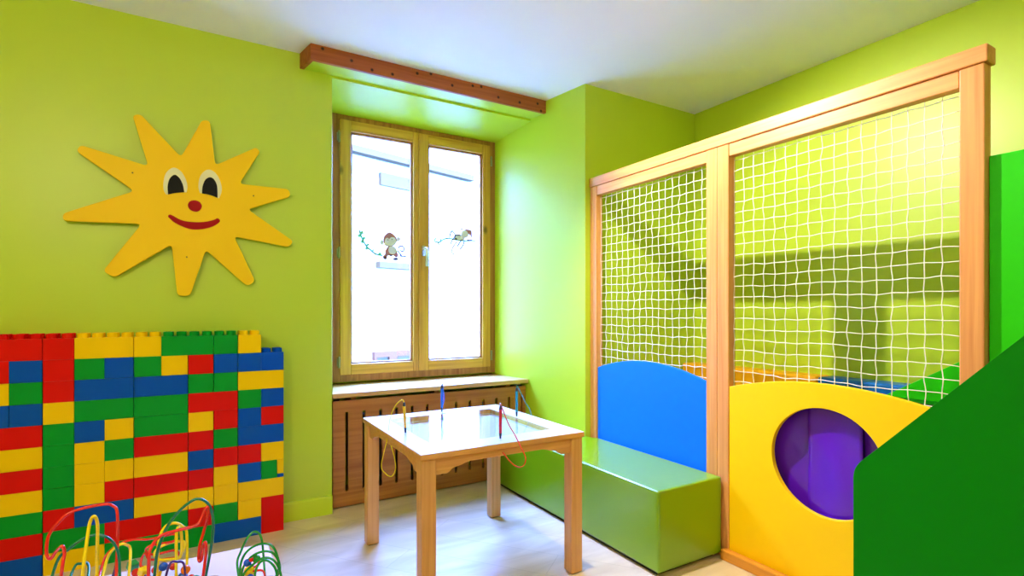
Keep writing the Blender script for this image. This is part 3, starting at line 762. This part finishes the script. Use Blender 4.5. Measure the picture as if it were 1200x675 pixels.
m2 = maze((.118, 1.29, LT), [(.05, 1.2), (.16, 1.2), (.16, 1.385), (.05, 1.385)], 'small bead maze of nested green wire arches near the table corner')
wire(m2, [(280, 690, 1.26), (278, 660, 1.26), (282, 647, 1.27), (289, 632, 1.27), (296, 624, 1.28), (303, 624.5, 1.28), (307, 634, 1.28), (309, 655, 1.28), (309, 690, 1.28)], 'green', .0024)
wire(m2, [(280.5, 690, 1.24), (282, 662, 1.24), (288, 648, 1.25), (299, 639.5, 1.25), (311, 637, 1.25), (320, 641, 1.25), (325, 652, 1.25), (328, 668, 1.25), (328.5, 690, 1.25)], 'green', .0024)
wire(m2, [(282, 690, 1.22), (284, 668, 1.22), (291, 656, 1.22), (301, 648.5, 1.22), (313, 646, 1.22), (322, 650, 1.23), (327, 661, 1.23), (324, 674, 1.23), (319, 690, 1.23)], 'green', .0024)
wire(m2, [(283, 690, 1.2), (285, 674, 1.2), (296, 662, 1.2), (307, 654.5, 1.2), (317, 654.5, 1.2), (325, 662, 1.2), (329.5, 678, 1.2), (329.5, 695, 1.2)], 'green', .0024)
wire(m2, [(297, 695, 1.17), (299, 672, 1.17), (304, 660, 1.17), (311, 656.5, 1.18), (318, 660, 1.18), (324, 671, 1.18), (329, 695, 1.18)], 'green', .0024)
wire(m2, [(304, 655, 1.23), (302, 662, 1.22), (296, 666, 1.22), (297, 669, 1.21), (309, 670, 1.2), (311, 676, 1.2)], 'red', .0022, (False, True))
for q, r, col, cb in (((290, 659.5, 1.22), .0085, 'blue', False), ((294.5, 656, 1.22), .005, 'red', False), ((300.5, 655, 1.23), .009, 'green', False), ((292, 669.5, 1.21), .0085, 'yellow', True), ((294, 664, 1.22), .006, 'blue', False), ((293, 677, 1.2), .008, 'blue', False)):
    bead(m2, q, r, col, cb)

# ------------------------------------------------------------------ window stickers
GY = WY + .0292                # room face of the panes
def sticker(loc, label):
    return empty('monkey_sticker', loc, label, 'sticker', 'monkey stickers on the window panes')
def sflat(pts, mat, name, par, fn, lay=0, sm=3):
    q = [fn(*p) for p in pts]
    if sm: q = smooth_pts(q, sm, True)
    y = GY - .0003 * lay
    bm = bmesh.new(); prism(bm, [Vector((p.x, y, p.z)) for p in q], (0, -.0003, 0)); return obj(name, bm, mat, par)
def sline(lines, mat, name, par, fn, wd, lay=0):
    bm = bmesh.new(); y = GY - .0003 * lay
    for ln in lines:
        q = smooth_pts([fn(*p) for p in ln], 4); n = len(q)
        L, R = [], []
        for i, p in enumerate(q):
            d = q[min(i + 1, n - 1)] - q[max(i - 1, 0)]; d = Vector((d.x, 0, d.z))
            if d.length < 1e-9: d = Vector((1, 0, 0))
            d.normalize(); s = Vector((-d.z, 0, d.x)) * wd * .5
            L.append(Vector((p.x, y, p.z)) + s); R.append(Vector((p.x, y, p.z)) - s)
        prism(bm, L + R[::-1], (0, -.0003, 0))
    return obj(name, bm, mat, par)
f1 = lambda x, y: onY(410 + x / 9.64, 250 + y / 9.64, GY)
s1_ = sticker(tuple(f1(450, 530)), 'sitting monkey sticker with a leafy vine on the hinge-side window pane')
sline([[(105, 185), (120, 240), (150, 310), (190, 375), (240, 420), (290, 458), (370, 478)]], 'st_green', 'vine', s1_, f1, .011)
lv = []
for x, y, dx, dy in ((112, 210, 45, 18), (122, 235, -30, 35), (140, 278, 40, 5), (150, 300, -18, 42), (185, 358, 35, -8), (190, 375, -2, 42), (250, 420, 25, -10), (290, 455, -2, 22), (320, 468, 40, -16)):
    lv.append((x, y, dx, dy))
bm = bmesh.new()
for x, y, dx, dy in lv:
    nx_, ny_ = -dy * .55, dx * .55
    q = [f1(x, y), f1(x + dx * .5 + nx_, y + dy * .5 + ny_), f1(x + dx, y + dy), f1(x + dx * .5 - nx_, y + dy * .5 - ny_)]
    prism(bm, [Vector((p.x, GY, p.z)) for p in q], (0, -.0004, 0))
obj('leaf_sprigs', bm, 'st_green', s1_)
sflat([(345, 335), (350, 300), (368, 298), (380, 330), (372, 358), (352, 352)], 'st_pale', 'ear', s1_, f1)
sflat([(525, 290), (545, 268), (568, 278), (570, 300), (548, 318), (530, 312)], 'st_pale', 'ear', s1_, f1)
sflat([(378, 320), (380, 270), (405, 235), (445, 212), (485, 230), (518, 262), (530, 300), (520, 345), (480, 372), (430, 375), (395, 360)], 'st_brown', 'head', s1_, f1, 1)
sflat([(390, 330), (400, 290), (425, 275), (445, 290), (465, 270), (500, 275), (518, 300), (520, 335), (490, 362), (440, 368), (400, 355)], 'st_pale', 'face', s1_, f1, 2)
sflat([(424, 300), (430, 294), (436, 300), (430, 308)], 'st_dark', 'pupil', s1_, f1, 3); sflat([(470, 294), (476, 288), (482, 294), (476, 302)], 'st_dark', 'pupil', s1_, f1, 3)
sflat([(430, 375), (400, 420), (398, 455), (372, 485), (378, 512), (412, 520), (430, 480), (480, 470), (520, 500), (545, 480), (535, 440), (520, 395), (495, 372)], 'st_brown', 'body', s1_, f1, 1)
sflat([(445, 378), (435, 420), (455, 455), (500, 460), (525, 430), (515, 390), (490, 374)], 'st_pale', 'belly', s1_, f1, 2)
sflat([(372, 490), (400, 482), (415, 505), (408, 522), (385, 516)], 'st_dark', 'foot', s1_, f1, 3); sflat([(440, 478), (460, 466), (485, 470), (470, 486)], 'st_dark', 'foot', s1_, f1, 3)
sflat([(485, 515), (510, 500), (545, 508), (540, 528), (500, 530)], 'st_dark', 'foot', s1_, f1, 3)
sline([[(535, 420), (560, 450), (580, 470), (575, 482)], [(548, 400), (560, 375), (590, 370), (612, 390), (608, 420), (585, 430), (572, 415)], [(560, 482), (600, 486), (640, 492)]], 'st_dark', 'tail', s1_, f1, .009, 1)
f2 = lambda x, y: onY(500 + x / 11.26, 250 + y / 11.26, GY)
s2_ = sticker(tuple(f2(450, 540)), 'monkey sticker lying on a branch on the window pane nearer the alcove')
sline([[(100, 355), (118, 375), (170, 380), (220, 345), (300, 330), (380, 350), (480, 362), (580, 362), (650, 360)], [(150, 380), (165, 425)], [(100, 350), (125, 328)], [(185, 372), (180, 330)]], 'st_green', 'vine', s2_, f2, .010)
sflat([(455, 270), (470, 235), (510, 225), (545, 250), (550, 295), (520, 325), (475, 320)], 'st_pale', 'face', s2_, f2, 2)
sflat([(490, 222), (520, 208), (565, 215), (597, 230), (598, 335), (575, 300), (550, 275), (530, 235)], 'st_brown', 'head', s2_, f2, 3, 0)
sflat([(445, 212), (458, 196), (475, 205), (468, 222), (450, 224)], 'st_brown', 'ear', s2_, f2, 1)
sflat([(375, 300), (400, 282), (450, 290), (490, 320), (500, 350), (440, 355), (370, 345)], 'st_pale', 'body', s2_, f2, 1)
sflat([(370, 335), (385, 325), (402, 340), (388, 352)], 'st_dark', 'hand', s2_, f2, 3)
sline([[(300, 320), (315, 260), (338, 232), (360, 262), (378, 290)], [(378, 290), (350, 335), (328, 370), (318, 410)], [(460, 350), (430, 395), (400, 445)], [(495, 365), (480, 420), (435, 480)], [(540, 340), (545, 360), (600, 350)], [(380, 285), (420, 284), (460, 295)]], 'st_dark', 'limbs', s2_, f2, .010, 2)
sline([[(400, 375), (350, 440), (330, 490), (340, 530), (370, 538)]], 'st_brown', 'tail', s2_, f2, .009, 2)

# ------------------------------------------------------------------ neighbouring building across the lane
F0 = Vector((2.1, 6.89, 0)); FD = Vector((.958, .287, 0)).normalized(); FN = Vector((FD.y, -FD.x, 0))
def onF(u, v, off=0):
    d = ray(u, v); o_ = Vector((0, 0, H)); q = F0 + FN * off
    t = (q - o_).dot(FN) / d.dot(FN); p = o_ + d * t
    return (p - F0).dot(FD), p.z
def fb(bm, s0_, s1__, z0, z1, d0, d1):
    a = F0 + FD * s0_ + FN * d0
    prism(bm, [a + Vector((0, 0, z0)), F0 + FD * s1__ + FN * d0 + Vector((0, 0, z0)), F0 + FD * s1__ + FN * d1 + Vector((0, 0, z0)), F0 + FD * s0_ + FN * d1 + Vector((0, 0, z0))], (0, 0, z1 - z0))
bd = empty('neighbouring_building', tuple(F0 + Vector((0, 0, -3))), 'white rendered house across the lane, seen through the window', 'building')
ez = onF(481, 193)[1]; ex = onF(549, 209)[0]
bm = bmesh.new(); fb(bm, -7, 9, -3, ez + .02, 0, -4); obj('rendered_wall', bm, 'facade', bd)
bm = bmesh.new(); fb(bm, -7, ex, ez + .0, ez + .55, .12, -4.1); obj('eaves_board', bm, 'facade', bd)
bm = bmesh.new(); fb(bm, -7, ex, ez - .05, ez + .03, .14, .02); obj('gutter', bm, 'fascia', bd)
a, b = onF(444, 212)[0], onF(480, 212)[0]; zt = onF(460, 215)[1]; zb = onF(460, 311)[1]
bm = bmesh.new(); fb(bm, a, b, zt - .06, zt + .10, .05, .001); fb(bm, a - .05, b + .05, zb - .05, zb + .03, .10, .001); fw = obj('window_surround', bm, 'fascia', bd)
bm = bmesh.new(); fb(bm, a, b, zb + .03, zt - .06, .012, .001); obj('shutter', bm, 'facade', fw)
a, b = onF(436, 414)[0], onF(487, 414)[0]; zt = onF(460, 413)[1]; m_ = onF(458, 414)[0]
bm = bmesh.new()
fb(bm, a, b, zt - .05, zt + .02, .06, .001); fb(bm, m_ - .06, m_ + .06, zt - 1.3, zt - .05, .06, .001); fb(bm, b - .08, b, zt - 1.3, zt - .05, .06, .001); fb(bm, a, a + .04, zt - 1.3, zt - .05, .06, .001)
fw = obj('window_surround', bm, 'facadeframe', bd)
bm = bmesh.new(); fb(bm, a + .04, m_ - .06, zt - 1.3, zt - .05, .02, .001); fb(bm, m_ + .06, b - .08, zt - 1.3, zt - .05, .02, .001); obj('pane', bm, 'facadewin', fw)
bm = bmesh.new(); box(bm, -12, 16, 3.7, 14, -3.1, -3.0); tag(obj('lane', bm, 'asphalt', None), kind='structure')

# ------------------------------------------------------------------ lamps, daylight, camera
def spot(loc, energy, size, label, col=(1, .93, .82)):
    loc = Vector(loc)
    t = empty('ceiling_lamp', (loc.x, loc.y, CEIL), label, 'lamp')
    bm = bmesh.new(); lathe(bm, (loc.x, loc.y, loc.z + .006), [(size * .8, .0), (size * 1.15, .004), (size * 1.2, .03), (size * .5, CEIL - loc.z - .008)], 24); obj('housing', bm, 'white_plastic', t)
    bm = bmesh.new(); cyl(bm, (loc.x, loc.y, loc.z + .0035), (loc.x, loc.y, loc.z + .0055), size * .78); obj('lens', bm, 'bulb', t)
    L = bpy.data.lights.new('lamp_light', 'SPOT'); L.shadow_soft_size = size / 2; L.energy = energy; L.color = col
    L.spot_size = math.radians(104); L.spot_blend = .6
    o = bpy.data.objects.new('lamp_light', L); C.objects.link(o); o.parent = t; o.location = loc - Vector((loc.x, loc.y, CEIL + .004))
    o.rotation_euler = Vector((.74, -.2, -.76)).to_track_quat('-Z', 'Y').to_euler()
    return o
def pendant(loc, energy, r, label, col=(1, .93, .82)):  # globe lamps added out of view as soft fill for walls and ceiling
    loc = Vector(loc); t = empty('fill_globe_lamp', (loc.x, loc.y, CEIL), label, 'lamp')
    bm = bmesh.new(); cyl(bm, loc + Vector((0, 0, r * .98)), (loc.x, loc.y, CEIL - .02), .003, n=8); obj('cord', bm, 'white_plastic', t)
    bm = bmesh.new(); cyl(bm, (loc.x, loc.y, CEIL - .02), (loc.x, loc.y, CEIL - .0005), .05); obj('fill_lamp_rose', bm, 'white_plastic', t, .004)
    bm = bmesh.new(); ball(bm, loc, r, seg=24); obj('fill_globe', bm, emit('fill_light_glow', col, energy / (39.5 * r * r)), t, smooth=True)
spot((1.20, 1.74, 2.385), 190, .036, 'small white ceiling spotlight over the activity table', (1, .95, .84))
pendant((-.9, .5, 2.1), 46, .13, 'unseen globe lamp added as fill light on the brick wall side', (1, .84, .56))
pendant((.3, -.8, 2.1), 30, .13, 'unseen globe lamp added as fill light behind the camera', (1, .90, .72))

W = bpy.data.worlds.new('sky'); bpy.context.scene.world = W; W.use_nodes = True
bg = W.node_tree.nodes['Background']; bg.inputs['Color'].default_value = (.115, .26, 1, 1); bg.inputs['Strength'].default_value = 190
S = bpy.data.lights.new('sun_light', 'SUN'); S.energy = 56; S.angle = .01; S.color = (1, .78, .52)
so = bpy.data.objects.new('sun_light', S); C.objects.link(so)
so.rotation_euler = Vector((.25, .62, -.85)).to_track_quat('-Z', 'Y').to_euler()
pl = bpy.data.lights.new('window_portal', 'AREA'); pl.shape = 'RECTANGLE'; pl.size = 1.12; pl.size_y = 1.62; pl.energy = 1
pl.cycles.is_portal = True
po = bpy.data.objects.new('window_portal', pl); C.objects.link(po); po.location = (1.28, 3.47, 1.5)
po.rotation_euler = (-PI / 2, 0, 0)

cam = bpy.data.cameras.new('camera'); cam.sensor_width = 36; cam.lens = 620 / 1200 * 36
cam.shift_y = 28.5 / 1200; cam.clip_start = .02
co = bpy.data.objects.new('camera', cam); C.objects.link(co); co.location = (0, 0, H)
co.rotation_euler = (PI / 2, 0, -math.atan2(FB, FA))
sc = bpy.context.scene; sc.camera = co
sc.view_settings.view_transform = 'Standard'; sc.view_settings.look = 'None'
sc.view_settings.exposure = .05; sc.view_settings.gamma = 1; sc.view_settings.use_curve_mapping = False
cy = sc.cycles
cy.use_denoising = True; cy.max_bounces = 10; cy.diffuse_bounces = 5; cy.glossy_bounces = 4; cy.transparent_max_bounces = 12
cy.sample_clamp_indirect = 16; cy.caustics_reflective = False; cy.caustics_refractive = False
